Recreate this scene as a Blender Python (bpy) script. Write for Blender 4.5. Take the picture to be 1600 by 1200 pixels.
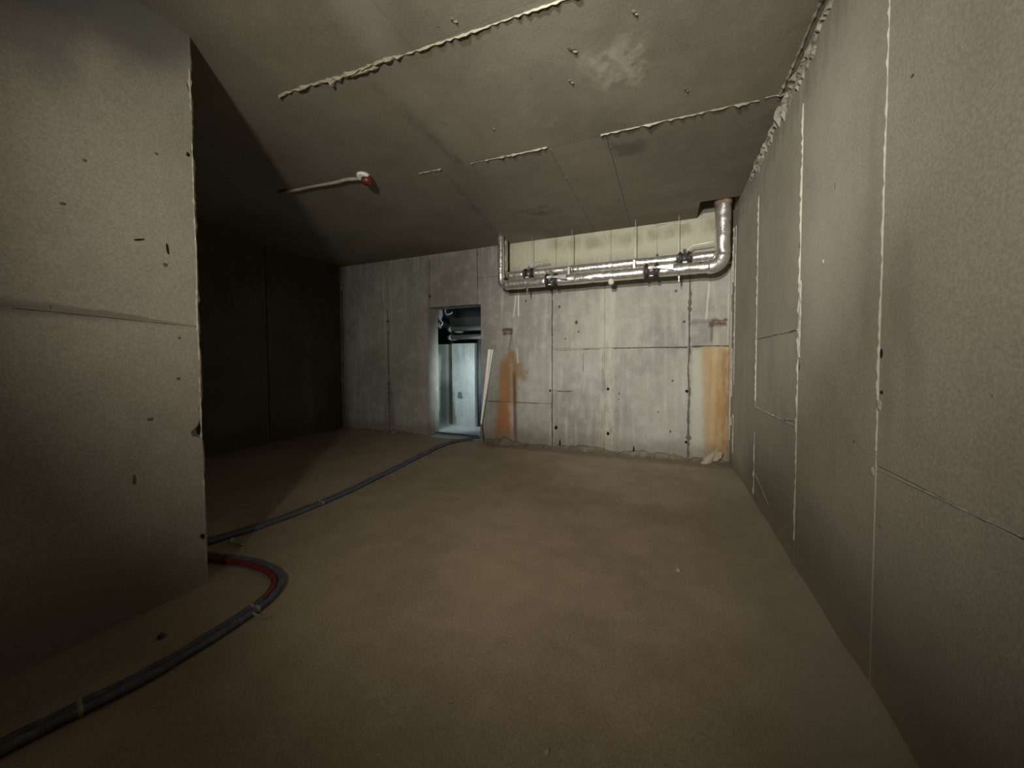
import bpy, bmesh, math, random
from mathutils import Vector, Matrix, noise
random.seed(7)
for o in list(bpy.data.objects): bpy.data.objects.remove(o, do_unlink=True)
S = bpy.context.scene; C = S.collection

# ------------------------------------------------------------ camera
H = 1.29
yaw, pit, roll = math.radians(22.75), math.radians(1.95), math.radians(-0.23)
F = Vector((-math.sin(yaw)*math.cos(pit), math.cos(yaw)*math.cos(pit), -math.sin(pit)))
R0 = Vector((math.cos(yaw), math.sin(yaw), 0)); U0 = R0.cross(F)
R = R0*math.cos(roll) + U0*math.sin(roll); U = R.cross(F)
cd = bpy.data.cameras.new('camera'); cam = bpy.data.objects.new('camera', cd); C.objects.link(cam)
cd.sensor_width = 36; cd.lens = 577/1600*36; cd.shift_y = -17/1600; cd.clip_start = .02
M = Matrix((R, U, -F)).transposed().to_4x4(); M.translation = (0, 0, H); cam.matrix_world = M
S.camera = cam
# ------------------------------------------------------------ world, exposure
S.view_settings.view_transform = 'Standard'; S.view_settings.look = 'None'
S.view_settings.gamma = 1; S.view_settings.use_curve_mapping = False
S.view_settings.exposure = 0.0
w = bpy.data.worlds.new('world'); S.world = w; w.use_nodes = True
w.node_tree.nodes['Background'].inputs[0].default_value = (.5, .55, .6, 1)
w.node_tree.nodes['Background'].inputs[1].default_value = .02
# ------------------------------------------------------------ lights
def spot(name, loc, aim, power, size, blend, rad, col):
    l = bpy.data.lights.new(name, 'SPOT'); o = bpy.data.objects.new(name, l); C.objects.link(o)
    l.energy = power; l.spot_size = math.radians(size); l.spot_blend = blend; l.shadow_soft_size = rad; l.color = col
    o.location = loc; o.rotation_euler = (Vector(aim)-Vector(loc)).to_track_quat('-Z', 'Y').to_euler(); return o
spot('flood_lamp', (-.50, -1.15, 1.95), (-1.1, 5.25, 2.22), 500, 99, 1, .09, (1, .945, .81))     # work lamp behind the camera
spot('hand_lamp', (-.5, -1.15, 2.5), (-.35, 5.25, 1.95), 980, 52, 1, .045, (1, .985, .93))           # narrow beam of a hand lamp
lp = bpy.data.lights.new('corridor_lamp', 'SPOT'); lo = bpy.data.objects.new('corridor_lamp', lp); C.objects.link(lo)
lp.energy = 165; lp.color = (.80, .97, 1); lp.shadow_soft_size = .12; lp.spot_size = math.radians(110); lp.spot_blend = 1
lo.location = (-2.45, 5.60, 1.15); lo.rotation_euler = (Vector((-4.0, 6.45, .95))-Vector(lo.location)).to_track_quat('-Z', 'Y').to_euler()

# ------------------------------------------------------------ shader helpers
class NT:
    def __init__(s, name):
        s.m = bpy.data.materials.new(name); s.m.use_nodes = True; s.n = s.m.node_tree; s.n.nodes.clear()
        s.out = s.N('ShaderNodeOutputMaterial'); s.b = s.N('ShaderNodeBsdfPrincipled')
        s.L(s.b.outputs[0], s.out.inputs[0])
        g = s.N('ShaderNodeNewGeometry'); s.pos = g.outputs['Position']
        sp = s.N('ShaderNodeSeparateXYZ'); s.L(s.pos, sp.inputs[0]); s.x, s.y, s.z = sp.outputs
    def N(s, t): return s.n.nodes.new(t)
    def L(s, a, b): s.n.links.new(a, b)
    def put(s, v, sock):
        if isinstance(v, (int, float)): sock.default_value = v
        elif isinstance(v, tuple): sock.default_value = v if len(v) == len(sock.default_value) else (*v, 1)
        else: s.L(v, sock)
    def math(s, op, a, b=0., c=None):
        n = s.N('ShaderNodeMath'); n.operation = op; s.put(a, n.inputs[0]); s.put(b, n.inputs[1])
        if c is not None: s.put(c, n.inputs[2])
        return n.outputs[0]
    def scale(s, v):
        n = s.N('ShaderNodeVectorMath'); n.operation = 'MULTIPLY'; s.L(s.pos, n.inputs[0]); n.inputs[1].default_value = v; return n.outputs[0]
    def noise(s, sc, det=4, rough=.55, vec=None):
        n = s.N('ShaderNodeTexNoise'); n.inputs['Scale'].default_value = sc; n.inputs['Detail'].default_value = det
        n.inputs['Roughness'].default_value = rough; s.L(vec or s.pos, n.inputs['Vector']); return n.outputs[0]
    def ramp(s, v, a, b, lo=0., hi=1., smooth=True):
        n = s.N('ShaderNodeMapRange'); n.interpolation_type = 'SMOOTHSTEP' if smooth else 'LINEAR'
        s.put(v, n.inputs[0]); s.put(a, n.inputs[1]); s.put(b, n.inputs[2]); n.inputs[3].default_value = lo; n.inputs[4].default_value = hi
        return n.outputs[0]
    def mix(s, f, a, b, mode='MIX'):
        n = s.N('ShaderNodeMix'); n.data_type = 'RGBA'; n.blend_type = mode
        s.put(f, n.inputs[0]); s.put(a, n.inputs[6]); s.put(b, n.inputs[7]); return n.outputs[2]
    def trap(s, u, v, v0, v1, l0, l1, r0, r1, su=.02, sv=.05, amp=.04, sc=9, brk=None):
        """soft mask: v0..v1, left edge l0->l1, right edge r0->r1, edges broken by noise"""
        if amp:
            nn = s.math('MULTIPLY', s.math('SUBTRACT', s.noise(sc, 5), .5), amp*2)
            u = s.math('ADD', u, nn); v = s.math('ADD', v, nn)
        t = s.math('DIVIDE', s.math('SUBTRACT', v, v0), v1-v0)
        L = s.math('MULTIPLY_ADD', t, l1-l0, l0); Rr = s.math('MULTIPLY_ADD', t, r1-r0, r0)
        a = s.ramp(s.math('SUBTRACT', u, L), -su, su); b = s.ramp(s.math('SUBTRACT', Rr, u), -su, su)
        c = s.ramp(v, v0-sv, v0+sv); d = s.ramp(v, v1+sv, v1-sv)
        m = s.math('MULTIPLY', s.math('MULTIPLY', a, b), s.math('MULTIPLY', c, d))
        if brk: m = s.math('MULTIPLY', m, s.ramp(s.noise(brk, 6, .7, s.scale((1, 1, .3))), .32, .62))
        return m
    def done(s, col, rough=.85, metal=0., bump=None, dist=.01, spec=.3):
        s.put(col, s.b.inputs['Base Color']); s.put(rough, s.b.inputs['Roughness']); s.put(metal, s.b.inputs['Metallic'])
        s.b.inputs['Specular IOR Level'].default_value = spec
        if bump is not None:
            n = s.N('ShaderNodeBump'); n.inputs['Strength'].default_value = 1; n.inputs['Distance'].default_value = dist
            s.L(bump, n.inputs['Height']); s.L(n.outputs[0], s.b.inputs['Normal'])
        return s.m

def concrete(name, base, dark, light, stains=(), streak=0., bumpd=.006, big=.9, blotch=.5, fine=.0):
    s = NT(name)
    n1 = s.noise(big, 5, .6); n2 = s.noise(7, 6, .65); n3 = s.noise(90, 3, .7)
    c = s.mix(s.ramp(n1, .35, .68), dark, base)
    c = s.mix(s.math('MULTIPLY', s.ramp(n2, .45, .75), blotch), c, light)
    if streak:
        st = s.noise(14, 4, .6, s.scale((1, 1, .09)))
        c = s.mix(s.math('MULTIPLY', s.ramp(st, .5, .72), streak), c, light)
        c = s.mix(s.math('MULTIPLY', s.ramp(st, .47, .3), streak*.6), c, dark)
    # small pores and trowel marks
    pore = s.ramp(s.noise(17, 3, .55), .735, .77)
    c = s.mix(s.math('MULTIPLY', pore, .45), c, tuple(.45*q for q in dark))
    g = s.ramp(n3, .3, .7, .9-fine, 1.08+fine)
    n = s.N('ShaderNodeMix'); n.data_type = 'RGBA'; n.blend_type = 'MULTIPLY'; n.inputs[0].default_value = 1
    s.put(c, n.inputs[6]); cb = s.N('ShaderNodeCombineColor'); [s.L(g, cb.inputs[i]) for i in range(3)]; s.L(cb.outputs[0], n.inputs[7]); c = n.outputs[2]
    for st in stains:
        k = dict(st); col = k.pop('col'); a = k.pop('a', 1.); u = getattr(s, k.pop('u')); v = getattr(s, k.pop('v'))
        m = s.trap(u, v, *k.pop('box'), **k)
        c = s.mix(s.math('MULTIPLY', m, a), c, col)
    h = s.math('ADD', s.math('MULTIPLY', s.noise(5, 6, .6), 1.2), s.math('MULTIPLY', s.noise(55, 4, .7), .22))
    h = s.math('SUBTRACT', h, s.math('MULTIPLY', pore, .5))
    return s.done(c, .82, 0, h, bumpd)

def W(box, col, a=1., **k): return dict(u='x', v='z', box=box, col=col, a=a, **k)
RUST = (.30, .135, .045); OCH = (.38, .215, .065); BRN = (.055, .022, .012); PALE = (.50, .47, .38)
bw = [
    W((2.68, 3.1, -2.3, -2.3, .75, .75), (.46, .43, .31), .75, su=.2, sv=.12, amp=.1, sc=4),          # cream laitance band under the ceiling
    W((2.86, 3.02, -1.6, -1.6, .6, .6), (.15, .12, .07), .5, su=.1, sv=.05, amp=.1, sc=6, brk=7),
    W((-.1, 2.7, -.86, -.84, -.66, -.66), PALE, .55, su=.03, sv=.1, amp=.02, brk=12),                   # pale lime run in the middle joint
    W((1.5, 2.3, -1.5, -1.3, -.7, -.5), PALE, .35, su=.2, sv=.2, amp=.1, brk=9),
    W((.55, 1.25, -1.25, -1.2, -.75, -.8), (.50, .50, .48), .35, su=.1, sv=.15, amp=.1, brk=5),
    W((.05, 1.28, -2.47, -2.40, -2.24, -2.26), RUST, .85, su=.045, sv=.15, amp=.06),                     # rust run by the door
    W((.02, .6, -2.56, -2.48, -2.14, -2.26), RUST, .5, su=.06, sv=.12, amp=.06),
    W((.62, 1.42, -2.30, -2.26, -2.10, -2.18), (.20, .11, .04), .75, su=.05, sv=.08, amp=.09, sc=12),
    W((1.0, 1.47, -2.44, -2.28, -1.90, -2.20), (.22, .13, .055), .65, su=.06, sv=.07, amp=.13, sc=9),
    W((.02, 1.1, -2.17, -2.19, -2.12, -2.14), (.11, .055, .02), .8, su=.015, sv=.1, amp=.015),
    W((.0, 1.3, -2.24, -2.24, -2.19, -2.19), (.38, .31, .21), .35, su=.02, sv=.1, amp=.02, brk=9),
    W((1.69, 1.79, -2.34, -2.36, -2.20, -2.18), BRN, .9, su=.02, sv=.02, amp=.05, sc=20),               # burnt patch
    W((1.45, 1.7, -2.26, -2.22, -2.24, -2.19), BRN, .45, su=.01, sv=.03, amp=.02),
    W((.06, 1.43, .29, .30, .46, .42), (.44, .43, .34), .7, su=.03, sv=.05, amp=.03),                   # lime beside the second rust run
    W((.06, 1.46, .46, .40, .71, .73), (.40, .27, .125), .8, su=.05, sv=.06, amp=.06, sc=7),
    W((.10, 1.25, .52, .50, .66, .64), (.33, .175, .05), .8, su=.03, sv=.1, amp=.04, brk=10),
    W((.05, 1.4, .64, .63, .73, .73), (.20, .115, .045), .7, su=.025, sv=.06, amp=.03, brk=12),
    W((.2, 1.62, .50, .53, .56, .59), (.50, .43, .29), .45, su=.015, sv=.05, amp=.02, brk=10),
    W((1.46, 1.68, .52, .52, .69, .68), (.43, .39, .31), .5, su=.04, sv=.07, amp=.09, brk=9),
    W((1.71, 1.79, .48, .50, .69, .67), BRN, .75, su=.02, sv=.02, amp=.06, sc=18),
    W((1.5, 1.75, .50, .50, .53, .53), BRN, .5, su=.01, sv=.03, amp=.02),
    W((1.74, 1.80, .24, .30, .50, .50), BRN, .3, su=.01, sv=.01, amp=.04),
    W((1.97, 2.32, -2.10, -2.10, -2.08, -2.08), (.62, .61, .56), .9, su=.006, sv=.03, amp=.004),        # white lime drips
    W((1.95, 2.3, -2.18, -2.14, -2.16, -2.12), (.6, .58, .52), .7, su=.008, sv=.03, amp=.006),
    W((1.25, 1.47, -2.11, -2.13, -2.09, -2.11), (.6, .58, .52), .6, su=.008, sv=.03, amp=.006),
    W((1.8, 2.25, .44, .47, .46, .49), (.6, .58, .5), .6, su=.008, sv=.04, amp=.01),
    W((1.4, 2.9, .685, .685, .70, .70), (.55, .52, .44), .4, su=.006, sv=.04, amp=.006, brk=7),
    W((.1, 1.0, -4.72, -4.68, -4.45, -4.55), (.10, .085, .062), .5, su=.06, sv=.2, amp=.05),
    W((-.1, .2, -5.8, -5.8, .8, .8), (.14, .115, .085), .5, su=.1, sv=.1, amp=.12, sc=5),              # dirt splashed on the foot of the wall
]
M_back = concrete('poured_concrete_back', (.345, .335, .298), (.225, .215, .187), (.43, .422, .385), bw, streak=.45, blotch=.5, bumpd=.003)
def Y(box, col, a=1., **k): return dict(u='y', v='z', box=box, col=col, a=a, **k)
rw = [
    Y((2.78, 3.1, 1.9, 2.2, 5.2, 5.2), (.17, .155, .125), .6, su=.2, sv=.1, amp=.12, sc=5, brk=8),
    Y((2.7, 3.0, 2.6, 2.6, 4.6, 4.6), (.45, .42, .34), .4, su=.2, sv=.1, amp=.1, sc=7, brk=14),
    Y((-.2, .45, -2.5, -2.5, 4.0, 4.3), (.17, .145, .11), .75, su=.3, sv=.28, amp=.12, sc=3),  # dust, plus fading light at the foot of the wall put into the colour
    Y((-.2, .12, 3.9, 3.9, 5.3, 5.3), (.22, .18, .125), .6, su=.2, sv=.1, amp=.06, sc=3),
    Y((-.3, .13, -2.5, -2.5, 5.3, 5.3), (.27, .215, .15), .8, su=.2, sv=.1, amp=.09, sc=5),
    Y((1.45, 2.05, 2.0, 1.9, 2.5, 2.6), (.46, .42, .35), .35, su=.2, sv=.2, amp=.12, sc=3),
    Y((2.4, 2.95, 1.9, 1.9, 2.6, 2.5), (.45, .42, .36), .3, su=.15, sv=.2, amp=.1, sc=4),
    Y((.9, 1.5, 2.72, 2.72, 3.78, 3.78), (.45, .43, .37), .35, su=.1, sv=.1, amp=.1, brk=5),
    Y((1.2, 2.4, 1.82, 1.80, 1.95, 1.9), (.22, .19, .15), .4, su=.06, sv=.3, amp=.06, brk=6),
    Y((1.0, 1.7, 1.55, 1.55, 1.74, 1.77), (.21, .185, .145), .4, su=.06, sv=.2, amp=.05, brk=6),
    Y((.2, 1.5, 4.1, 4.0, 5.0, 4.9), (.44, .42, .36), .4, su=.1, sv=.2, amp=.08, brk=6),
]
M_right = concrete('poured_concrete_right', (.36, .335, .275), (.29, .268, .22), (.40, .375, .31), rw, streak=.12, blotch=.3, fine=.05, bumpd=.0011)
lw = [
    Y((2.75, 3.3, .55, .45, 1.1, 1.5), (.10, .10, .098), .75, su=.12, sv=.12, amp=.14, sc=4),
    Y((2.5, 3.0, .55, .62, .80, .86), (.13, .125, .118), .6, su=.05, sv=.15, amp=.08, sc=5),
    Y((1.49, 1.545, .2, .2, 1.24, .75), (.17, .155, .125), .8, su=.05, sv=.02, amp=.02),
    Y((-.2, .4, -2, -2, 1.2, 1.05), (.14, .12, .09), .7, su=.2, sv=.25, amp=.12, sc=3),
]
M_left = concrete('poured_concrete_left', (.33, .305, .25), (.26, .24, .195), (.37, .345, .285), lw, streak=.06, blotch=.3, fine=.05, bumpd=.0012)
M_far = concrete('poured_concrete_far_shaded', (.115, .098, .075), (.08, .068, .052), (.135, .115, .09), [], streak=.2)  # same concrete, with the shade of the recess put into its colour
def Z(box, col, a=1., **k): return dict(u='x', v='y', box=box, col=col, a=a, **k)
cl = [
    Z((2.22, 2.55, -.50, -.42, -.14, -.18), (.42, .38, .30), .75, su=.05, sv=.05, amp=.13, sc=9, brk=11),
    Z((3.24, 3.42, -.45, -.42, -.18, -.2), (.10, .088, .068), .7, su=.06, sv=.04, amp=.07),
    Z((4.15, 4.4, -1.7, -1.5, -1.2, -1.25), (.09, .078, .06), .6, su=.08, sv=.04, amp=.12, sc=6, brk=7),
    Z((1.1, 1.8, -1.5, -1.62, -1.2, -1.42), (.34, .32, .28), .5, su=.1, sv=.15, amp=.06),
    Z((1.85, 2.7, -1.75, -1.68, -1.45, -1.45), (.32, .30, .25), .4, su=.1, sv=.15, amp=.05),
    Z((1.9, 3.0, -1.79, -1.79, -1.71, -1.71), (.12, .108, .08), .5, su=.03, sv=.1, amp=.05, brk=9),
    Z((3.1, 5.2, -2.0, -2.32, -1.95, -2.26), (.11, .098, .075), .45, su=.02, sv=.1, amp=.04, brk=9),
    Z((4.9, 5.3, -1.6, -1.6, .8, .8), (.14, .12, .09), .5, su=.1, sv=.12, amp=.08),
]
M_ceil = concrete('poured_concrete_ceiling', (.25, .228, .178), (.185, .168, .130), (.29, .265, .212), cl, blotch=.35, big=.8, bumpd=.002)
M_floor = concrete('dusty_screed', (.335, .265, .185), (.26, .203, .140), (.37, .30, .215), [
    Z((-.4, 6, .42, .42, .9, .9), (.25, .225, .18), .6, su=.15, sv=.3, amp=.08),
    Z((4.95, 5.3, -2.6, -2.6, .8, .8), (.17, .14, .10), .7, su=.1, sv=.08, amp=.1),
    Z((-.3, 1.0, -2.6, -2.6, -1.9, -2.2), (.19, .155, .105), .6, su=.1, sv=.2, amp=.2, sc=3),
], big=1.3, blotch=.45, bumpd=.004, fine=.05)
M_joint = concrete('joint_grime', (.12, .105, .08), (.08, .07, .052), (.16, .14, .11))
M_bead = concrete('mortar_bead', (.46, .43, .35), (.33, .30, .235), (.55, .52, .44), blotch=.6)
M_beadr = concrete('right_wall_mortar', (.40, .375, .305), (.30, .28, .23), (.46, .43, .36), blotch=.5)
M_beadc = concrete('ceiling_mortar', (.30, .27, .21), (.20, .18, .135), (.40, .37, .30), blotch=.6)
M_rubble = concrete('rubble', (.20, .175, .13), (.13, .11, .08), (.29, .26, .20), blotch=.6)
M_lime = concrete('lime_lump', (.45, .40, .29), (.33, .28, .19), (.55, .52, .42))
M_hole = NT('hole_black'); M_hole = M_hole.done((.012, .010, .008), .95)
nx = [
    W((-.1, 1.8, -6, -6, -4.05, -4.05), (.20, .225, .20), .8, su=.02, sv=.1, amp=.03),
    W((.25, 1.42, -4.42, -4.50, -4.36, -4.32), (.62, .68, .68), .9, su=.015, sv=.08, amp=.02),
    W((.0, .85, -4.36, -4.36, -3.95, -4.02), (.07, .085, .075), .8, su=.05, sv=.15, amp=.06),
    W((1.25, 1.7, -4.6, -4.6, -3.5, -3.5), (.20, .22, .20), .6, su=.05, sv=.08, amp=.1, sc=7, brk=7),
    W((.52, .66, -3.88, -3.90, -3.77, -3.80), (.07, .08, .085), .85, su=.015, sv=.02, amp=.05, sc=20),
    W((.0, .5, -4.05, -4.05, -3.93, -3.97), (.13, .15, .10), .6, su=.03, sv=.08, amp=.04),
]
M_next = concrete('corridor_limewashed_wall', (.42, .45, .45), (.32, .35, .35), (.52, .55, .55), nx, streak=.3)
M_nextd = concrete('corridor_shaded_wall', (.075, .085, .082), (.05, .056, .054), (.095, .105, .10), [])  # shade above the corridor wall put into the concrete colour
M_rear = concrete('corridor_shaded_rear', (.02, .024, .024), (.012, .014, .014), (.03, .034, .034), [])  # nearly black: shade of the corridor recess put into the colour

def simple(name, col, rough=.5, metal=0., var=.25, sc=20, bumpd=.001, dirt=None, spec=.4):
    s = NT(name); n = s.noise(sc, 4)
    c = s.mix(s.ramp(n, .3, .7), tuple(q*(1-var) for q in col), col)
    if dirt: c = s.mix(s.math('MULTIPLY', s.ramp(s.noise(11, 5, .7), .48, .66), .75), c, dirt)
    return s.done(c, rough, metal, s.noise(sc*3, 3), bumpd, spec)
def foil():
    s = NT('aluminium_foil_wrap')
    v = s.N('ShaderNodeTexVoronoi'); v.inputs['Scale'].default_value = 30; s.L(s.pos, v.inputs['Vector'])
    h = s.math('ADD', s.math('MULTIPLY', v.outputs['Distance'], .5), s.noise(26, 3, .6))
    d = s.ramp(s.noise(13, 4, .7), .60, .70)
    c = s.mix(s.math('MULTIPLY', d, .8), (.78, .76, .71), (.17, .15, .13))
    r = s.ramp(s.noise(20, 2), .3, .7, .20, .38)
    return s.done(c, r, .88, h, .0022, .5)
M_foil = foil()
M_steel = simple('galvanised_steel', (.55, .55, .52), .35, .8)
M_lever = simple('bright_lever_steel', (.72, .71, .68), .3, .55)
M_valve = simple('dark_valve_casting', (.10, .105, .105), .45, .5)
M_flange = simple('oxide_red_flange', (.045, .020, .019), .6, .1)
M_cap = simple('white_valve_plate', (.75, .76, .74), .4)
M_rustm = simple('rusty_sleeve', (.20, .12, .085), .8, .2, dirt=(.35, .27, .2))
M_cream = simple('cream_foam', (.62, .58, .45), .7)
M_hose = simple('grey_blue_foam_sleeve', (.105, .115, .150), .7, 0, .35, 30, .003, dirt=(.075, .07, .07))
M_hose2 = simple('dark_blue_foam_sleeve', (.075, .088, .130), .7, 0, .35, 30, .003, dirt=(.06, .058, .06))
M_red = simple('red_plastic_pipe', (.19, .036, .034), .5, 0, .3)
M_tape = simple('pale_tape', (.30, .285, .25), .6)
M_white = simple('white_plastic', (.88, .88, .86), .4, 0, .05)
M_dirtyw = simple('dirty_grey_plastic', (.20, .18, .15), .6)
M_caps = simple('red_cap_plastic', (.17, .025, .02), .4)
M_lagd = simple('dark_pipe_lagging', (.035, .04, .04), .8)
M_lagg = simple('grey_pipe_lagging', (.30, .32, .30), .7)

# ------------------------------------------------------------ mesh helpers
def link(name, bm, mat, parent=None, smooth=False, **pr):
    me = bpy.data.meshes.new(name); bm.normal_update(); bm.to_mesh(me); bm.free(); me.materials.append(mat)
    if smooth:
        for p in me.polygons: p.use_smooth = True
    o = bpy.data.objects.new(name, me); C.objects.link(o)
    if parent: o.parent = parent
    for k, v in pr.items(): o[k] = v
    return o
def empty(name, loc, label, cat, group=None):
    o = bpy.data.objects.new(name, None); C.objects.link(o); o.location = loc; o.empty_display_size = .1
    o['label'] = label; o['category'] = cat
    if group: o['group'] = group
    return o
def keep(o, parent):           # mesh is in world coordinates: counter the parent's offset
    o.parent = parent; o.location = -Vector(parent.location); return o
def box(bm, a, b):
    vs = [bm.verts.new((x, y, z)) for x in (a[0], b[0]) for y in (a[1], b[1]) for z in (a[2], b[2])]
    for f in ((0, 1, 3, 2), (4, 6, 7, 5), (0, 4, 5, 1), (2, 3, 7, 6), (0, 2, 6, 4), (1, 5, 7, 3)): bm.faces.new([vs[i] for i in f])
    return vs
def boxes(*bs):
    bm = bmesh.new()
    for a, b in bs: box(bm, a, b)
    bmesh.ops.recalc_face_normals(bm, faces=bm.faces); return bm
def slab(a, b, bev=.004):
    bm = boxes((a, b)); bmesh.ops.bevel(bm, geom=bm.edges[:], offset=bev, segments=1, affect='EDGES'); return bm
def catmull(pts, n=8):
    P = [Vector(p) for p in pts]; P = [2*P[0]-P[1]] + P + [2*P[-1]-P[-2]]; out = []
    for i in range(1, len(P)-2):
        for k in range(n):
            t = k/n; a, b, c, d = P[i-1:i+3]
            out.append(.5*((2*b)+(c-a)*t+(2*a-5*b+4*c-d)*t*t+(3*b-a-3*c+d)*t**3))
    out.append(P[-2]); return out
def tube(bm, pts, r, seg=12, cap=True, wob=0.):
    P = [Vector(p) for p in pts]; rings = []; up = None
    for i, p in enumerate(P):
        t = (P[min(i+1, len(P)-1)]-P[max(i-1, 0)]).normalized()
        if up is None: up = Vector((0, 0, 1)) if abs(t.z) < .9 else Vector((0, 1, 0))
        s = t.cross(up).normalized(); up = s.cross(t).normalized()
        rr = r[i] if isinstance(r, (list, tuple)) else r
        ring = []
        for k in range(seg):
            a = 2*math.pi*k/seg; q = rr*(1+(wob*noise.noise(p*9+Vector((math.cos(a), math.sin(a), 0))*1.5) if wob else 0))
            ring.append(bm.verts.new(p+s*math.cos(a)*q+up*math.sin(a)*q))
        rings.append(ring)
    for a, b in zip(rings, rings[1:]):
        for k in range(seg): bm.faces.new((a[k], a[(k+1) % seg], b[(k+1) % seg], b[k]))
    if cap: bm.faces.new(rings[0][::-1]); bm.faces.new(rings[-1])
    return bm
def T(pts, r, seg=12, wob=0.): bm = tube(bmesh.new(), pts, r, seg, True, wob); bmesh.ops.recalc_face_normals(bm, faces=bm.faces); return bm
def bead(name, a, b, n, parent, mat, w=.012, h=.010, gaps=0., jag=.5, seed=0, step=.025):
    """broken mortar ridge from a to b standing off a surface with normal n"""
    a, b, n = Vector(a), Vector(b), Vector(n); d = (b-a); L = d.length; d.normalize(); s = d.cross(n)
    rnd = random.Random(seed); k = max(3, int(L/step)); bm = bmesh.new(); prev = None
    for i in range(k+1):
        t = i/k; p = a+d*(L*t)+s*(noise.noise(Vector((seed, t*L*3, 1)))*w*.7)
        gn = noise.noise(Vector((seed*3.1, t*L*2.2, 5)))
        if gaps and gn < gaps-.5: prev = None; continue
        ww = w*(1+jag*(rnd.random()*2-1)); hh = h*(1+jag*(rnd.random()*2-1))
        if rnd.random() < .07*jag: ww *= 2.; hh *= 1.5
        ring = [bm.verts.new(p-s*ww/2-n*.004), bm.verts.new(p-s*ww*.2*rnd.random()+n*hh), bm.verts.new(p+s*ww*.25+n*hh*.8), bm.verts.new(p+s*ww/2*(1+.5*rnd.random())-n*.004)]
        if prev:
            for j in range(3): bm.faces.new((prev[j], prev[j+1], ring[j+1], ring[j]))
            bm.faces.new((prev[3], prev[0], ring[0], ring[3]))
        else: bm.faces.new(ring)
        prev = ring
    bmesh.ops.recalc_face_normals(bm, faces=bm.faces)
    return link(name, bm, mat, parent)
def blob(name, c, n, ru, rv, h, parent, mat, seed=0, rot=0.):
    """small irregular lump or scab on a surface"""
    c, n = Vector(c), Vector(n); u = n.orthogonal().normalized(); v = n.cross(u)
    if abs(n.z) < .5: v = Vector((0, 0, 1)); u = v.cross(n)
    u, v = u*math.cos(rot)+v*math.sin(rot), v*math.cos(rot)-u*math.sin(rot)
    rnd = random.Random(seed+91); bm = bmesh.new(); R_ = []
    for lvl, (q, hh) in enumerate(((1, -.003/max(h, .001)), (.8, .55), (.4, .95))):
        R_.append([bm.verts.new(c+u*ru*q*math.cos(a)*(.75+.5*rnd.random())+v*rv*q*math.sin(a)*(.75+.5*rnd.random())+n*h*hh*(.8+.4*rnd.random() if lvl else 1)) for a in [i*math.tau/9 for i in range(9)]])
    for A, B in zip(R_, R_[1:]):
        for k in range(9): bm.faces.new((A[k], A[(k+1) % 9], B[(k+1) % 9], B[k]))
    bm.faces.new(R_[2]); bm.faces.new(R_[0][::-1]); bmesh.ops.recalc_face_normals(bm, faces=bm.faces)
    return link(name, bm, mat, parent)

# ------------------------------------------------------------ setting
XL, XR, YB, YN, HC, XF, YP = -2.43, .72, 5.25, -2.2, 3.075, -5.75, 1.25
def struct(name, bm, mat, label): return link(name, bm, mat, None, kind='structure', label=label)
# floor: slightly uneven screed with dust drifted into the foot of the walls
bm = bmesh.new(); nx_, ny_ = 110, 150; G = []
x0, x1, y0, y1 = XF-.3, XR+.1, YN-.1, YB+.05
for j in range(ny_+1):
    row = []
    for i in range(nx_+1):
        # finer cells towards the right wall
        x = x0+(x1-x0)*(1-(1-i/nx_)**1.5); y = y0+(y1-y0)*j/ny_
        z = .006*noise.noise(Vector((x*1.3, y*1.3, 0)))+.003*noise.noise(Vector((x*6, y*6, 3)))
        d = max(0, XR-x); z += (.05+.03*noise.noise(Vector((y*2, 1, 1))))*math.exp(-(d/.10)**1.3)*min(1, max(0, (5.3-y)))
        if x > -2.75 or x < -3.75: d = max(0, YB-y); z += .022*math.exp(-d/.07)
        if y < 1.4: d = abs(x-XL); z += .03*math.exp(-d/.06)
        row.append(bm.verts.new((x, y, z)))
    G.append(row)
for j in range(ny_):
    for i in range(nx_): bm.faces.new((G[j][i], G[j][i+1], G[j+1][i+1], G[j+1][i]))
floor = struct('floor', bm, M_floor, 'bare brown dusty concrete screed floor')
for f in floor.data.polygons: f.use_smooth = True
# ceiling: slab with a sleeve opening in the back right corner
bm = boxes(((XF-.3, YN-.2, HC+.02), (XR+.3, 4.74, HC+.3)), ((XF-.3, 4.74, HC+.02), (.33, YB+.35, HC+.3)), ((XF-.3, 4.74, HC+.28), (XR+.3, YB+.35, HC+.4)))
ceiling = struct('ceiling', bm, M_joint, 'rough grey-brown poured concrete ceiling slab')
def cpanel(xa, xb, ya, yb, dz=0., gaps=(1, 1, 1, 1)):
    g = [.0016*q for q in gaps]
    link('panel', boxes(((xa+g[0], ya+g[2], HC+dz), (xb-g[1], yb-g[3], HC+.05))), M_ceil, ceiling)
for a in ((XF, -2.3, YN, YB, 0, (0, 0, 0, 0)), (-2.3, -1.36, YN, 1.80, 0, (0, 1, 0, 1)), (-1.36, XR, YN, 1.80, 0, (1, 0, 0, 1)), (-2.3, -1.75, 1.80, 3.04, 0, (0, 0, 1, 1)), (-1.75, XR, 1.80, 3.04, 0, (0, 0, 1, 1)),
          (-2.3, -.935, 3.04, YB, 0, (0, 1, 1, 0)), (-.935, -.46, 3.04, YB, .0008, (1, 1, 1, 0)), (-.46, .33, 3.04, YB, 0, (1, 0, 1, 0)), (.33, XR, 3.04, 4.74, 0, (0, 0, 1, 0))):
    cpanel(*a)
nC = (0, 0, -1)
bead('mortar_ridge', (-2.42, 1.74, HC), (-1.45, 1.80, HC), nC, ceiling, M_beadc, .019, .012, 0, .8, 1)
bead('mortar_ridge', (-2.0, 1.785, HC), (-1.55, 1.81, HC), nC, ceiling, M_beadc, .022, .010, .35, .9, 2)
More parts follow.
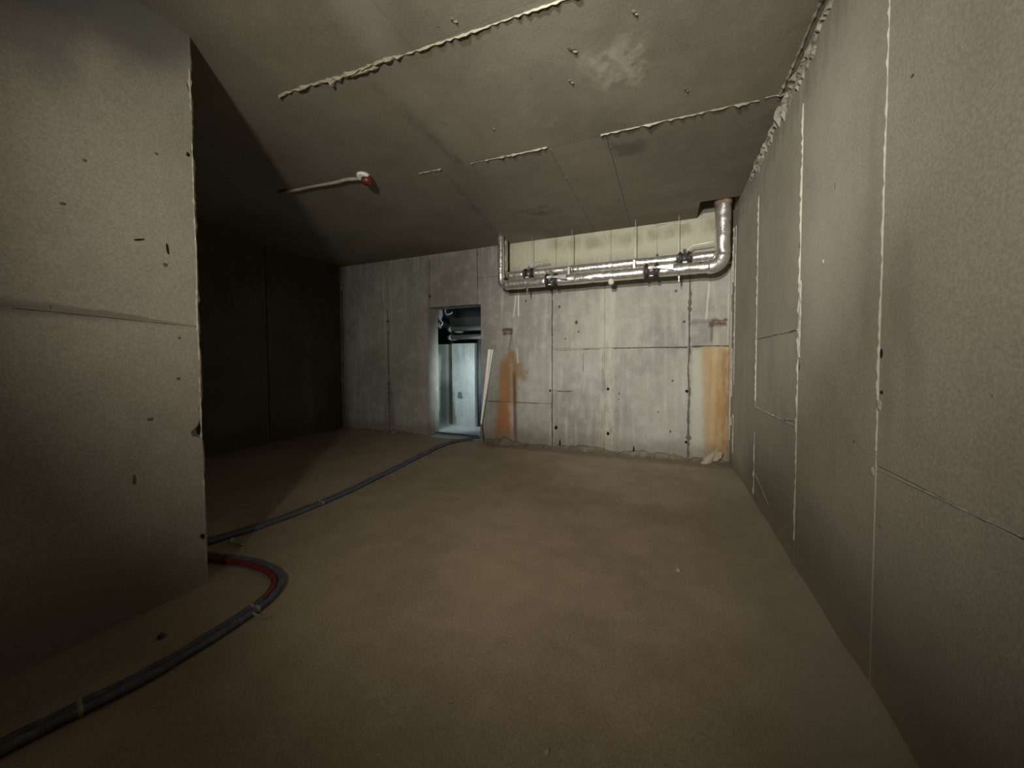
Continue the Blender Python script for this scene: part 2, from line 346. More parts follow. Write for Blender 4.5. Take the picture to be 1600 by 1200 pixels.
bead('mortar_ridge', (-1.45, 1.80, HC), (-.4, 1.85, HC), nC, ceiling, M_beadc, .009, .008, 0, .8, 3)
bead('mortar_ridge', (-2.2, 2.96, HC), (-1.95, 2.97, HC), nC, ceiling, M_beadc, .016, .008, 0, .7, 4)
bead('mortar_ridge', (-1.65, 3.0, HC), (-.94, 3.025, HC), nC, ceiling, M_beadc, .012, .008, 0, .8, 5)
bead('mortar_ridge', (-.5, 3.03, HC), (.57, 3.06, HC), nC, ceiling, M_beadc, .010, .008, .08, .8, 6)
bead('mortar_ridge', (.60, 3.05, HC), (.72, 3.06, HC), nC, ceiling, M_beadc, .026, .014, 0, .8, 7)
bead('mortar_ridge', (-.92, 3.06, HC), (-.93, 4.6, HC), nC, ceiling, M_beadc, .010, .004, .3, .6, 8)
bead('mortar_ridge', (-.45, 3.06, HC), (-.45, 4.7, HC), nC, ceiling, M_beadc, .010, .005, .2, .6, 9)
bead('mortar_ridge', (XR-.03, 2.2, HC), (XR-.03, 3.1, HC), nC, ceiling, M_beadc, .014, .01, .1, .7, 10)
for i, (x, y, r) in enumerate(((-.52, 2.145, .03), (-.586, 2.38, .02), (-.17, 2.05, .018), (-1.05, 1.72, .02), (-1.25, 2.62, .012), (.1, 2.75, .02), (.2, 1.95, .02))):
    blob('air_pit', (x, y, HC), nC, r, r*.5, .006, ceiling, M_joint, i)
    blob('mortar_ridge', (x+r*.4, y+r*.7, HC), nC, r*.7, r*.25, .008, ceiling, M_beadc, i+30)

# back wall with doorway
DL, DR, DT, TH = -3.74, -2.735, 2.19, .29
B0 = YB+.018
wall_back = struct('wall_back', boxes(((XF-.3, B0, -.1), (DL+.0, YB+TH, HC+.3)), ((DR, B0, -.1), (XR+.3, YB+TH, HC+.3)), ((DL, B0, DT), (DR, YB+TH, HC+.3))), M_back, 'grey poured concrete back wall with doorway, rust runs and pipes')
def bpanel(xa, xb, za, zb, dy=0., g=.006):
    link('panel', slab((xa+g, YB+dy, za+g), (xb-g, YB+.06, zb-g), .004), M_back, wall_back)
for a in ((XF, -4.60, -.05, HC, .002), (-4.60, DL, -.05, HC, -.001), (DL, -2.79, DT-.006, HC, .001, .006), (-2.79, DR, DT-.006, HC, .001, .0),
          (DR-.006, -1.56, -.05, .645, .001, .004), (DR-.006, -1.56, .645, 2.60, 0, .004), (-1.56, -.80, -.05, 1.455, -.001), (-.80, .26, -.05, 1.455, .001, .004),
          (-1.56, -.80, 1.455, 2.60, .001), (-.80, .26, 1.455, 2.60, 0, .004), (.26, XR, -.05, 1.455, .003, .01), (.26, XR, 1.455, 2.60, .001, .008)):
    bpanel(*a)
ed = [DR-.006, -2.25, -1.50, -1.23, -.72, -.39, -.13, XR]
for i, (a, b) in enumerate(zip(ed, ed[1:])):
    link('board', slab((a+.003, YB+.001*(i % 3), 2.606), (b-.003, YB+.06, HC), .004), M_back, wall_back)
# dark grime in the joints
def joint(pts, wdt, parent, mat=M_joint, nrm='y', seed=0):
    return bead('joint_line', pts[0], pts[1], (0, -1, 0) if nrm == 'y' else ((-1, 0, 0) if nrm == '-x' else (1, 0, 0)), parent, mat, wdt, .0025, 0, .7, seed, .04)
for i, (x, z0, z1, w_) in enumerate(((-4.60, .0, 2.2, .028), (-3.70, 2.2, 3.0, .012), (-2.79, 2.45, 3.0, .014), (-1.56, .0, 2.35, .018), (.26, .0, 2.3, .026), (-.83, .2, 1.4, .008), (-5.69, .2, 2.6, .02))):
    joint(((x, YB, z0), (x, YB, z1)), w_, wall_back, seed=40+i)
for i, (xa, xb, z, w_) in enumerate(((-1.52, -.86, 1.44, .014), (-.68, .24, 1.455, .018), (.28, .70, 1.465, .012), (-1.53, -1.25, .845, .022), (-2.62, -2.4, .645, .010), (-2.1, -1.75, .645, .012))):
    joint(((xa, YB, z), (xb, YB, z)), w_, wall_back, seed=60+i)
bead('mortar_ridge', (-1.535, YB, .1), (-1.54, YB, 2.25), (0, -1, 0), wall_back, M_bead, .012, .006, .35, .6, 71)
bead('mortar_ridge', (.285, YB, .9), (.285, YB, 2.2), (0, -1, 0), wall_back, M_bead, .012, .006, .4, .6, 72)
bead('mortar_ridge', (-.70, YB, .1), (-.70, YB, 2.3), (0, -1, 0), wall_back, M_bead, .02, .006, .45, .6, 73)
bead('mortar_ridge', (-4.66, YB, .3), (-4.70, YB, 2.9), (0, -1, 0), wall_back, M_back, .03, .008, 0, .6, 74)
bead('mortar_ridge', (-.2, YB, HC-.03), (.55, YB, HC-.03), (0, -1, 0), wall_back, M_bead, .03, .012, .25, .8, 75)
bead('mortar_ridge', (-1.1, YB, 1.38), (-1.1, YB, 1.12), (0, -1, 0), wall_back, M_joint, .012, .003, .2, .6, 76)
# dark tie holes
for i, (x, z, r) in enumerate(((-.753, .887, .020), (.24, .885, .020), (-.75, .262, .024), (.239, .225, .018), (-1.59, .84, .018), (-1.5, .30, .03), (.20, 1.78, .018), (-.60, .83, .012), (-.61, .75, .010),
                               (-1.45, 2.07, .02), (-1.20, 1.83, .025), (-1.36, 1.60, .012), (-1.17, 1.70, .014), (-.13, 2.66, .02), (.05, .35, .016), (-.1, .60, .012), (.07, 1.02, .015), (-3.70, 2.38, .03), (-1.97, 2.19, .018), (.10, 2.18, .02))):
    blob('tie_hole', (x, YB, z), (0, -1, 0), r, r*1.2, .003, wall_back, M_hole if r >= .018 and i < 6 else M_joint, i+200)
for i, (x, z) in enumerate(((-1.44, .05), (-.405, .03))): blob('tie_hole', (x, YB, z), (0, -1, 0), .016, .09, .006, wall_back, M_hole, i+230)
blob('rusty_anchor', (-2.27, YB, 1.735), (0, -1, 0), .06, .03, .012, wall_back, M_rustm, 3)
blob('rusty_anchor', (.60, YB, 1.76), (0, -1, 0), .07, .025, .012, wall_back, M_rustm, 5)
blob('plaster_dab', (-5.70, YB, 2.68), (0, -1, 0), .022, .022, .01, wall_back, M_cream, 2)
blob('plaster_dab', (.60, YB, 2.98), (0, -1, 0), .05, .02, .015, wall_back, M_lime, 8)
# crumbled mortar along the foot of the wall
def skirt(xa, xb, h, dep, seed):
    bm = bmesh.new(); n = int((xb-xa)/.035); prev = None; rnd = random.Random(seed)
    for i in range(n+1):
        x = xa+(xb-xa)*i/n; q = math.sin(math.pi*min(1, max(0, i/n)))**.3 if 0 < i < n else .05
        hh = h*q*(.45+1.1*abs(noise.noise(Vector((x*5, seed, 0))))+.35*rnd.random()); dd = dep*q*(.6+.5*rnd.random())
        ring = [bm.verts.new((x, YB+.01, hh)), bm.verts.new((x+.01*rnd.random(), YB-dd*.35, hh*(.75+.2*rnd.random()))), bm.verts.new((x, YB-dd*.7, hh*.4)), bm.verts.new((x, YB-dd, .004))]
        if prev:
            for j in range(3): bm.faces.new((prev[j], prev[j+1], ring[j+1], ring[j]))
        prev = ring
    bmesh.ops.recalc_face_normals(bm, faces=bm.faces)
    return link('mortar_skirt', bm, M_rubble, wall_back)
skirt(-2.70, -2.05, .10, .16, 1); skirt(-1.95, -1.58, .04, .08, 2); skirt(-1.52, -.72, .08, .10, 3); skirt(-.60, .24, .09, .10, 4); skirt(.28, .70, .07, .10, 5); skirt(-5.7, -3.8, .05, .10, 6)
blob('lime_heap', (.50, YB-.06, .05), (0, -.8, .6), .20, .055, .05, wall_back, M_lime, 11)
blob('lime_heap', (.60, YB-.07, .10), (0, -.8, .6), .08, .05, .05, wall_back, M_lime, 12)
rnd = random.Random(5)
for i in range(16):
    x = rnd.uniform(-2.6, .6); blob('rubble_crumb', (x, YB-.07-.06*rnd.random(), .03), (0, 0, 1), .015+.02*rnd.random(), .016, .012+.012*rnd.random(), wall_back, M_rubble, i+300)

# right wall
wall_right = struct('wall_right', boxes(((XR+.018, YN-.2, -.1), (XR+.3, YB+.3, HC+.3))), M_right, 'pale grey poured concrete wall on the right with formwork seams')
for a in ((YN, 1.775, -.05, .895, .001), (YN, 1.775, .895, HC, .0), (1.775, 2.68, -.05, HC, -.0005), (2.68, 3.81, -.05, .88, 0.), (2.68, 3.81, .88, 1.468, .003), (2.68, 3.81, 1.468, HC, .001), (3.81, 4.95, -.05, HC, .002), (4.95, YB, -.05, HC, .005)):
    g = .0018; link('panel', slab((XR+a[4], a[0]+g, a[2]+g), (XR+.06, a[1]-g, a[3]-g), .0015), M_right, wall_right)
nR = (-1, 0, 0)
for i, (ya, za, yb, zb, w_, h_, gp) in enumerate(((1.775, 1.15, 1.775, 2.95, .010, .007, .12), (1.775, 1.3, 1.775, .95, .012, .006, .2), (2.68, .2, 2.69, 2.78, .016, .010, 0), (2.66, 1.3, 2.66, 1.75, .03, .012, .3),
                                           (3.81, .1, 3.81, 2.9, .012, .009, .1), (4.95, .2, 4.95, 2.95, .010, .010, .1), (5.10, .5, 5.10, 2.95, .012, .012, .1), (5.2, .3, 5.2, 2.7, .012, .012, .2),
                                           (1.74, .885, 1.16, .90, .009, .006, .2), (2.70, .885, 3.78, .875, .012, .009, 0), (2.72, 1.468, 3.78, 1.468, .010, .006, .1), (2.72, .92, 3.0, .885, .016, .01, .3), (3.78, .3, 2.95, .12, .012, .006, .35))):
    bead('mortar_ridge', (XR, ya, za), (XR, yb, zb), nR, wall_right, M_beadr, w_*.65, h_*.6, gp, .7, 100+i)
bead('mortar_ridge', (XR, 2.1, HC-.05), (XR, 4.2, HC-.06), nR, wall_right, M_right, .05, .014, .2, .9, 120)
bead('mortar_ridge', (XR, 2.5, HC-.12), (XR, 3.9, HC-.10), nR, wall_right, M_right, .05, .010, .4, .9, 121)
for i, (y, z, a, b, m) in enumerate(((1.76, 1.31, .010, .018, 0), (1.765, 1.12, .018, .022, 2), (1.80, .865, .02, .022, 2), (1.775, 2.66, .010, .02, 0), (2.21, 2.10, .008, .02, 1), (2.33, 1.78, .008, .010, 2), (1.62, 2.20, .012, .006, 1),
                                     (1.32, 2.79, .010, .012, 0), (2.70, 1.96, .012, .02, 1), (3.80, 2.0, .012, .012, 1), (1.75, 1.17, .01, .008, 0), (2.66, 1.25, .016, .03, 1), (1.95, .95, .006, .012, 1), (1.30, 2.45, .007, .02, 1), (3.72, .10, .05, .03, 3))):
    blob('surface_chip', (XR, y, z), nR, a, b, .003 if m < 2 else .005, wall_right, (M_hole, M_joint, M_right, M_rubble)[m], 400+i)

# near left wall: its free end is a chipped vertical arris
bm = bmesh.new(); N_ = 130; cols = []
for k in range(N_+1):
    z = -.05+(HC+.1)*k/N_
    e = .006*noise.noise(Vector((0, 0, z*9)))+.008*abs(noise.noise(Vector((5, 0, z*22))))
    for zc, amp, wd in ((.89, .055, .022), (.93, .02, .05), (1.03, .012, .03), (1.60, .012, .02), (1.98, .01, .02), (2.45, .014, .03), (2.8, .02, .04), (.62, .010, .03)):
        e += amp*math.exp(-((z-zc)/wd)**2)
    cols.append((z, e))
rings = []
for z, e in cols:
    e2 = e*.8+.004; rings.append([bm.verts.new(p) for p in ((XL, YN-.1, z), (XL, YP-.25, z), (XL, YP-e-.006, z), (XL-.006-e2*.5, YP-e*.9+.004, z), (XL-.02-e, YP, z), (XF-.3, YP, z), (XF-.3, YN-.1, z))])
for a, b in zip(rings, rings[1:]):
    for k in range(7): bm.faces.new((a[k], a[(k+1) % 7], b[(k+1) % 7], b[k]))
bmesh.ops.recalc_face_normals(bm, faces=bm.faces)
wall_left = struct('wall_left', bm, M_left, 'pale grey concrete wall end at left with a chipped vertical edge')
bead('mortar_ridge', (XL, YP-.012, .05), (XL, YP-.012, 2.9), (1, 0, 0), wall_left, M_bead, .008, .004, .25, .8, 130)
bead('joint_line', (XL, -1.5, 1.50), (XL, .7, 1.515), (1, 0, 0), wall_left, M_left, .03, .002, 0, .5, 131, .05)
bead('joint_line', (XL, .6, 1.51), (XL, 1.235, 1.487), (1, 0, 0), wall_left, M_joint, .007, .002, 0, .5, 132, .05)
for i, (y, z, a, b, rt, m) in enumerate(((1.001, 1.90, .028, .006, .35, 0), (1.112, 1.885, .007, .035, .1, 0), (1.218, 2.425, .010, .014, 0, 0), (1.228, .296, .014, .018, .6, 0), (.947, .705, .008, .03, 0, 1), (1.017, .998, .014, .012, 0, 1),
                                        (1.08, 2.36, .01, .008, 0, 1), (.82, 2.2, .008, .008, 0, 1), (1.10, 1.80, .012, .012, 0, 1), (.75, 1.98, .012, .008, .4, 1), (1.15, 1.42, .008, .008, 0, 1), (1.14, 1.2, .01, .01, 0, 1))):
    blob('surface_chip', (XL, y, z), (1, 0, 0), a, b, .003, wall_left, (M_hole, M_joint)[m], 500+i, rt)
# far left wall and the wall behind the camera
wall_far_left = struct('wall_far_left', boxes(((XF-.3, YP-.1, -.1), (XF-.018, YB+.3, HC+.3))), M_joint, 'concrete wall coloured dark as shade in the recess at far left')
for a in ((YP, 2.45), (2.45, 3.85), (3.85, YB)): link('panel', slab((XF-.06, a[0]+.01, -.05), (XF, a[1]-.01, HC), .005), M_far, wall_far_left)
struct('wall_behind', boxes(((XL-.3, YN-.2, -.1), (XR+.3, YN, HC+.3))), M_right, 'concrete wall behind the camera')

# corridor beyond the doorway
corr = struct('wall_corridor', boxes(((-6.2, 6.5, -.1), (-4.03, 6.8, 1.63)), ((-6.2, YB+TH, -.1), (-6.0, 7.6, 3.3)), ((-1.0, YB+TH, -.1), (-.8, 7.6, 3.3))), M_next, 'blotchy limewashed corridor wall seen through the doorway')
link('pier', slab((-4.03, 6.44, -.05), (-2.6, 6.85, 1.64), .01), M_next, corr)
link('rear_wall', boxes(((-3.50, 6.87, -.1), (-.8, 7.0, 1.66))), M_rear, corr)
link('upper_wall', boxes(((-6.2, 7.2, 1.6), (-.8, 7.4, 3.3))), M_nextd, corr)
bead('joint_line', (-4.045, 6.5, .1), (-4.045, 6.5, 1.6), (0, -1, 0), corr, M_joint, .05, .01, 0, .7, 140)
struct('floor_corridor', boxes(((-6.2, YB-.02, -.12), (-.8, 7.4, -.002))), M_next, 'pale dusty corridor floor beyond the doorway')
struct('ceiling_corridor', boxes(((-6.2, YB+TH, HC), (-.8, 7.5, HC+.2))), M_nextd, 'corridor ceiling coloured dark as shade beyond the doorway')
struct('trim_threshold', slab((DL+.01, YB+.0, -.03), (DR-.01, YB+.06, .012), .006), M_next, 'pale strip across the foot of the doorway')

# ------------------------------------------------------------ pipes in front of the back wall
ZF, ZK = 2.363, 2.526; YF, YK = 4.85, 5.01; RF, RK = .070, .058
def arc(c, a, b, r, n=7):   # quarter bend in the XZ plane from angle a to b
    return [(c[0]+r*math.cos(a+(b-a)*i/n), c[1], c[2]+r*math.sin(a+(b-a)*i/n)) for i in range(n+1)]
def flange(p, r, th, v, mat=M_flange):
    bm = T([(p[0]-th/2, p[1], p[2]), (p[0]+th/2, p[1], p[2])], r, 16)
    for k in range(6):
        a = k*math.pi/3+.3; q = (p[1]+math.cos(a)*r*.8, p[2]+math.sin(a)*r*.8)
        tube(bm, [(p[0]-th, q[0], q[1]), (p[0]+th, q[0], q[1])], .008, 6)
    bmesh.ops.recalc_face_normals(bm, faces=bm.faces)
    keep(link('flange', bm, mat), v.parent); f = [o for o in C.objects][-1]; f.parent = v; f.location = (0, 0, 0); return f
def valve_up(x, y, z, root, s=1.):
    bm = T([(x-.055*s, y, z), (x-.02, y, z), (x, y, z), (x+.02, y, z), (x+.055*s, y, z)], [.04*s, .058*s, .064*s, .058*s, .04*s], 14)
    tube(bm, [(x, y, z+.05), (x, y, z+.095*s)], .018, 8)
    v = keep(link('valve', bm, M_valve, smooth=False), root)
    for sx in (-1, 1): flange((x+sx*.052*s, y, z), .088*s, .026, v)
    l = link('lever', T([(x, y, z+.10*s), (x+.03, y-.01, z+.105*s), (x+.085, y-.02, z+.155*s), (x+.30, y-.05, z+.165*s)], [.010, .011, .010, .008], 8), M_lever); l.parent = v
    c = link('white_plate', slab((x-.025, y-.092, z-.085), (x+.025, y-.075, z-.055), .004), M_cap); c.parent = v
    c = link('valve_stem', T([(x, y, z+.085*s), (x, y, z+.12*s)], .016, 8), M_valve); c.parent = v
    return v
def valve_front(x, y, z, root, s=1.):
    bm = T([(x-.055*s, y, z), (x-.02, y, z), (x, y, z), (x+.02, y, z), (x+.055*s, y, z)], [.05*s, .068*s, .074*s, .068*s, .05*s], 14)
    tube(bm, [(x, y-.05, z), (x, y-.11*s, z)], .022, 8)
    v = keep(link('valve', bm, M_valve), root)
    for sx in (-1, 1): flange((x+sx*.058*s, y, z+.008), .094*s, .026, v)
    bm = bmesh.new()                       # flat paddle lever pointing to the right, towards the viewer
    P = [(x-.01, z+.030, z+.012), (x+.07, z+.034, z+.008), (x+.24, z+.030, z-.030)]
    rows = []
    for i, (px, zt, zb) in enumerate(P):
        yy = y-.12*s-.02*i
        rows.append([bm.verts.new((px, yy, zt)), bm.verts.new((px, yy, zb)), bm.verts.new((px, yy+.006, zb)), bm.verts.new((px, yy+.006, zt))])
    for a, b in zip(rows, rows[1:]):
        for k in range(4): bm.faces.new((a[k], a[(k+1) % 4], b[(k+1) % 4], b[k]))
    bm.faces.new(rows[0]); bm.faces.new(rows[-1][::-1]); bmesh.ops.recalc_face_normals(bm, faces=bm.faces)
    l = link('lever', bm, M_lever); l.parent = v
    c = link('white_plate', slab((x-.035, y-.125*s, z+.012), (x+.03, y-.105*s, z+.042), .004), M_cap); c.parent = v
    c = link('white_plate', slab((x-.022, y-.10*s, z-.072), (x+.022, y-.08*s, z-.058), .003), M_cap); c.parent = v
    return v
def run(pts, r, name, root, mat=M_foil, seg=20):
    P = []
    for a, b in zip(pts, pts[1:]):
        a, b = Vector(a), Vector(b); n = max(1, int((b-a).length/.03)); P += [a.lerp(b, i/n) for i in range(n)]
    P.append(Vector(pts[-1])); return keep(link(name, T(P, r, seg, .10), mat, smooth=True), root)
def pipe_loop(name, loc, label, y, z, r, xl, xr, valves, rl, rr, front):
    root = empty(name, loc, label, 'pipe', 'foil wrapped pipes under the ceiling')
    bl, br = .07 if front else .06, .12 if front else .07
    # horizontal run is interrupted at each valve
    xs = [xl+bl] + [q for v in valves for q in (v-.075, v+.075)] + [xr-br]
    for a, b in zip(xs[::2], xs[1::2]): run([(a, y, z), (b, y, z)], r, 'pipe_run', root)
    for v in valves: (valve_front if front else valve_up)(v, y, z, root, 1. if front else .92)
    keep(link('elbow', T([(xr-br-.03, y, z)]+arc((xr-br, y, z+br), -math.pi/2, 0, br, 10), rr, 20, .04), M_foil, smooth=True), root)
    keep(link('elbow', T(arc((xl+bl, y, z+bl), math.pi, math.pi*1.5, bl, 10)+[(xl+bl+.03, y, z)], rl, 20, .04), M_foil, smooth=True), root)
    run([(xr, y, z+br), (xr, y, HC+.12 if front or xr > .33 else HC)], rr*.98, 'riser', root)
    run([(xl, y, z+bl), (xl, y, HC-.005)], rl*.95, 'riser', root)
    return root
pf = pipe_loop('insulated_pipe', (0, YF, ZF), 'silver foil wrapped pipe, lower and front one of the two under the ceiling', YF, ZF, RF, -2.198, .573, (-1.446, -.183), .050, .080, True)
pb = pipe_loop('insulated_pipe', (0, YK, ZK), 'silver foil wrapped pipe, upper and rear one of the two under the ceiling', YK, ZK, RK, -2.200, .59, (-1.83, .187), .036, .05, False)
keep(link('ceiling_sleeve', T([(.573, YF, HC-.035), (.573, YF, HC+.06)], [.088, .094], 18), M_rustm, label='rusty sleeve where the pipe meets the ceiling'), pf)
keep(link('drain_stub', T([(-.662, YF-.01, ZF-.05), (-.662, YF-.01, ZF-.105), (-.662, YF-.01, ZF-.12)], [.040, .034, .018], 12), M_cream), pf)
# hangers: threaded rod and clamp
for x, y, z, r, low, root in ((-1.206, YK, ZK, RK, 0, pb), (-.384, YK, ZK, RK, 0, pb), (-1.80, YF, ZF, RF, 1, pf), (.122, YF, ZF, RF, 1, pf)):
    h = keep(link('hanger', T([(x-.014, y, z), (x+.014, y, z)], r+.006, 20), M_steel), root)
    b = link('threaded_rod', T([(x, y, z+r), (x, y, HC+.001)] if not low else [(x, y, z-r-.075), (x, y, z-r+.01)], .0032 if not low else .006, 6), M_steel); b.parent = h
    if low:
        b = link('nut', T([(x, y, z-r-.03), (x, y, z-r-.015)], .012, 6), M_steel); b.parent = h
        b = link('threaded_rod', T([(x, y+.03, z+r), (x, YK+.05, ZK+.1), (x, YK+.05, HC+.001)], .003, 6), M_steel); b.parent = h
    else:
        b = link('strap', slab((x-.014, YF-.03, ZF+RF-.01), (x+.014, YF-.01, z), .002), M_steel); b.parent = h

# ------------------------------------------------------------ conduit with red cap on the ceiling
t = empty('ceiling_conduit', (-3.2, 2.74, HC-.01), 'thin pale conduit on the dark ceiling ending in a red and white cap', 'conduit')
P = [(-3.78, 2.70, HC-.012), (-3.55, 2.715, HC-.016), (-3.3, 2.728, HC-.018), (-3.05, 2.75, HC-.020), (-2.9, 2.752, HC-.018), (-2.80, 2.77, HC-.02), (-2.72, 2.79, HC-.025)]
keep(link('tube', T(catmull(P, 5), .014, 10, .3), simple('conduit_grey', (.42, .39, .33), .6, 0, .3)), t)
keep(link('white_rim', T([(-2.70, 2.775, HC-.0), (-2.70, 2.772, HC-.02), (-2.70, 2.768, HC-.034)], [.060, .062, .050], 18), M_white, label='white rim against the ceiling'), t)
keep(link('red_cap', T([(-2.685, 2.80, HC-.012), (-2.685, 2.80, HC-.05), (-2.68, 2.80, HC-.075), (-2.68, 2.80, HC-.088)], [.050, .052, .042, .020], 18), M_caps, label='dark red plastic cap', smooth=False), t)

# ------------------------------------------------------------ hoses on the floor
rh = .017
pathA = [(-2.62, 6.2, .02), (-2.66, 5.75, .02), (-2.78, 5.45, .025), (-2.85, 5.32, .035), (-3.05, 5.0, .022), (-3.10, 4.6, .02), (-3.03, 4.0, .02), (-2.92, 3.2, .02), (-2.85, 2.5, .02), (-2.87, 1.95, .02), (-2.95, 1.62, .02),
         (-2.99, 1.46, .022), (-2.93, 1.37, .03), (-2.78, 1.395, .03), (-2.60, 1.44, .024), (-2.40, 1.47, .022), (-2.19, 1.455, .022), (-2.05, 1.395, .022), (-1.965, 1.28, .022), (-1.94, 1.16, .022),
         (-1.925, .95, .022), (-1.935, .75, .022), (-1.985, .55, .022), (-2.01, .42, .022), (-2.03, .1, .022), (-2.0, -.6, .022)]
DA = catmull(pathA, 8)
def offset(P, d, dz=0.):
    out = []
    for i, p in enumerate(P):
        t_ = (P[min(i+1, len(P)-1)]-P[max(i-1, 0)]); t_.z = 0; t_.normalize(); out.append(Vector((p.x-t_.y*d, p.y+t_.x*d, p.z+dz)))
    return out
def fix(P): return [Vector((p.x, p.y, max(p.z, rh+.006)+.002*math.sin(i*.9))) for i, p in enumerate(P)]
cut = [i for i, p in enumerate(DA) if p.y < 1.40 and p.x < -2.8][0]
def splitparts(P, root, mats, r, redrange=None):
    if not redrange: keep(link('foam_sleeve', T(P, r, 12, .25), mats, smooth=True), root); return
    a, b = redrange
    keep(link('foam_sleeve', T(P[:a+1], r, 12, .25), mats, smooth=True), root)
    keep(link('red_pipe', T(P[a:b+1], r*.9, 12, .1), M_red, smooth=True, label='bare dark red plastic stretch in the bend'), root)
    keep(link('foam_sleeve', T(P[b:], r, 12, .25), mats, smooth=True), root)
hA = empty('insulated_hose', (-2.9, 3.0, 0), 'grey-blue foam sleeved hose on the floor, outer one of the pair in the bend', 'hose', 'hoses on the floor')
PA = fix(offset(DA, -rh*1.08)); PB = fix(offset(DA, rh*1.08))
# find the side that is on the outside of the bend (right-hand side there)
iX = max(range(len(DA)), key=lambda i: DA[i].x if .9 < DA[i].y < 1.4 else -9)
outer, inner = (PA, PB) if PA[iX].x > PB[iX].x else (PB, PA)
splitparts(outer, hA, M_hose, rh)
hB = empty('insulated_hose', (-2.95, 3.0, 0), 'dark floor hose with a bare red stretch, inner one in the bend', 'hose', 'hoses on the floor')
# this one turns left behind the doorway
start = [i for i, p in enumerate(DA) if p.y < 5.3][0]
lead = catmull([(-4.6, 5.62, .025), (-3.9, 5.47, .025), (-3.4, 5.43, .03), (-3.05, 5.42, .03), (-2.88, 5.38, .035)]+[tuple(inner[start+2])], 6)
Bp = fix(lead[:-1]+inner[start+2:]); sh = len(lead)-1-(start+2)
i0 = [i for i, p in enumerate(Bp) if p.y < 1.5 and p.x > -2.74 and p.x < -2.5][0]
i1 = [i for i, p in enumerate(Bp) if p.y < 1.27 and p.x > -2.2][0]
splitparts(Bp, hB, M_hose2, rh, (i0, i1))
def band(P, i, r, root, mat=M_tape):
    i = max(1, min(len(P)-2, i)); d = (P[i+1]-P[i-1]).normalized()*.007
    keep(link('tape_band', T([P[i]-d, P[i]+d*.2, P[i]+d], [r, r*1.05, r*.98], 12), mat), root)
for yv, xr_ in ((4.2, (-4, -2)), (2.32, (-4, -2)), (1.20, (-2.2, -1)), (.60, (-2.2, -1))):
    i = min(range(len(outer)), key=lambda i: abs(outer[i].y-yv)+(9 if not xr_[0] < outer[i].x < xr_[1] else 0)); band(outer, i, rh*1.12, hA)
    i = min(range(len(Bp)), key=lambda i: abs(Bp[i].y-yv)+(9 if not xr_[0] < Bp[i].x < xr_[1] else 0)); band(Bp, i, rh*1.12, hB)
keep(link('tape_tail', T(catmull([(-1.95, 1.2, .03), (-1.91, 1.17, .025), (-1.86, 1.18, .015), (-1.82, 1.20, .012)], 4), [.006]*12+[.003], 6), M_tape), hA)
keep(link('tape_tail', T(catmull([(-2.85, 1.62, .03), (-2.80, 1.58, .03), (-2.76, 1.60, .02), (-2.70, 1.61, .012)], 4), [.008]*12+[.003], 6), M_tape), hA)

# ------------------------------------------------------------ white batten leaning by the door
t = empty('white_batten', (-2.68, 5.14, 0), 'split white plastic strip leaning on the wall right of the doorway', 'batten')
def strip(p0, p1, w0, w1, th, mat, name):
    p0, p1 = Vector(p0), Vector(p1); bm = bmesh.new(); rows = []
    for p, w_ in ((p0, w0), (p0.lerp(p1, .5), (w0+w1)/2), (p1, w1)):
        rows.append([bm.verts.new(p+Vector((sx*w_/2, sy*th/2, 0))) for sx, sy in ((-1, -1), (1, -1), (1, 1), (-1, 1))])
    for a, b in zip(rows, rows[1:]):
        for k in range(4): bm.faces.new((a[k], a[(k+1) % 4], b[(k+1) % 4], b[k]))
    bm.faces.new(rows[0][::-1]); bm.faces.new(rows[-1]); bmesh.ops.recalc_face_normals(bm, faces=bm.faces)
    return keep(link(name, bm, mat), t)
strip((-2.700, 5.165, .28), (-2.575, YB-.012, 1.465), .024, .052, .010, M_white, 'strip')
strip((-2.690, 5.160, .28), (-2.520, YB-.022, 1.465), .012, .024, .008, M_white, 'strip')
strip((-2.665, 5.12, .01), (-2.697, 5.165, .30), .055, .020, .014, M_dirtyw, 'dirty_foot')

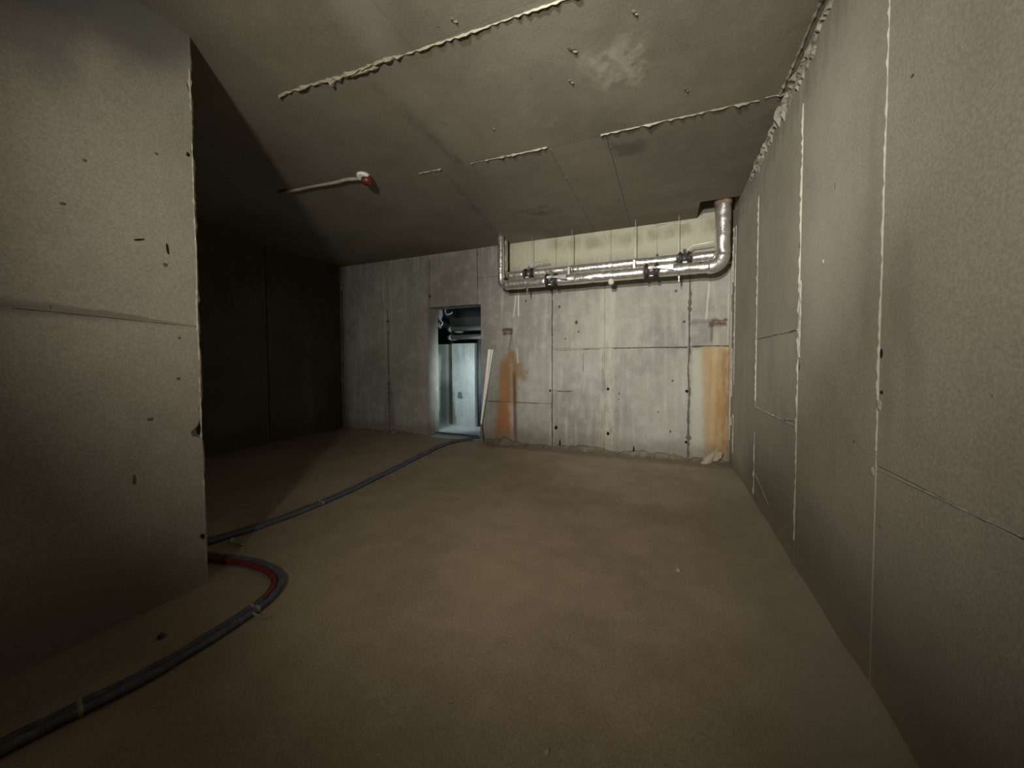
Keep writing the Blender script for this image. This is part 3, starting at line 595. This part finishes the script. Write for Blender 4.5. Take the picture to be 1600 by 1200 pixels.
# ------------------------------------------------------------ corridor pipes and cables
for i, (z, lab) in enumerate(((1.92, 'grey lagged corridor pipe, upper of the two seen through the doorway'), (1.755, 'grey lagged corridor pipe, lower of the two seen through the doorway'))):
    t = empty('corridor_pipe', (-3.0, 6.3, z), lab, 'pipe', 'corridor pipes')
    keep(link('pipe_run', T([(-3.93, 6.3, z), (-1.05, 6.3, z)], .05, 16), M_lagg, smooth=True), t)
    keep(link('elbow', T([(-3.92, 6.3, z), (-3.97, 6.315, z), (-4.01, 6.35, z), (-4.025, 6.42, z), (-4.025, 7.2, z)], .05, 16), M_lagg, smooth=True), t)
keep(link('downpipe', T([(-3.375, 6.395, 1.75), (-3.375, 6.395, .02)], .04, 14), M_lagd, smooth=True, label='dark vertical branch beside the door jamb'), t)
t = empty('riser_pipe', (-4.35, 6.9, 1.6), 'grey pipe hanging at the top left of the doorway view', 'pipe')
keep(link('pipe_run', T([(-4.30, 6.45, 1.98), (-4.30, 6.45, HC)], .055, 14), M_lagg, smooth=True), t)
keep(link('pipe_cap', T([(-4.30, 6.45, 1.95), (-4.30, 6.45, 2.0)], .03, 12), M_steel), t)
for i, (pts, lab) in enumerate((([(-4.12, 6.4, 2.38), (-4.13, 6.38, 2.28), (-4.08, 6.37, 2.22), (-3.98, 6.37, 2.24), (-3.97, 6.38, 2.27)], 'loose pale cable end curling at the top of the doorway view'),
                                ([(-4.26, 6.36, 2.20), (-4.22, 6.34, 2.12), (-4.17, 6.34, 2.05), (-4.20, 6.34, 2.0)], 'short pale cable bent over the grey hanging pipe'))):
    o = link('cable', T(catmull(pts, 5), .011, 8), M_white); o['label'] = lab; o['category'] = 'cable'

# ------------------------------------------------------------ small stones on the floor
for i, (x, y, r, lab, m) in enumerate(((.077, 2.43, .014, 'small pale crumb alone on the floor right of centre', M_bead), (-2.17, .92, .018, 'dark crumb on the floor between the left wall and the hoses', M_joint),
                                      (-.35, 1.12, .010, 'pale speck on the near floor below the centre', M_bead), (.40, 1.15, .012, 'dark speck on the near floor at the lower right', M_joint))):
    o = blob('pebble', (x, y, .005), (0, 0, 1), r, r*.8, r*.9, None, m, 600+i); o['label'] = lab; o['category'] = 'pebble'
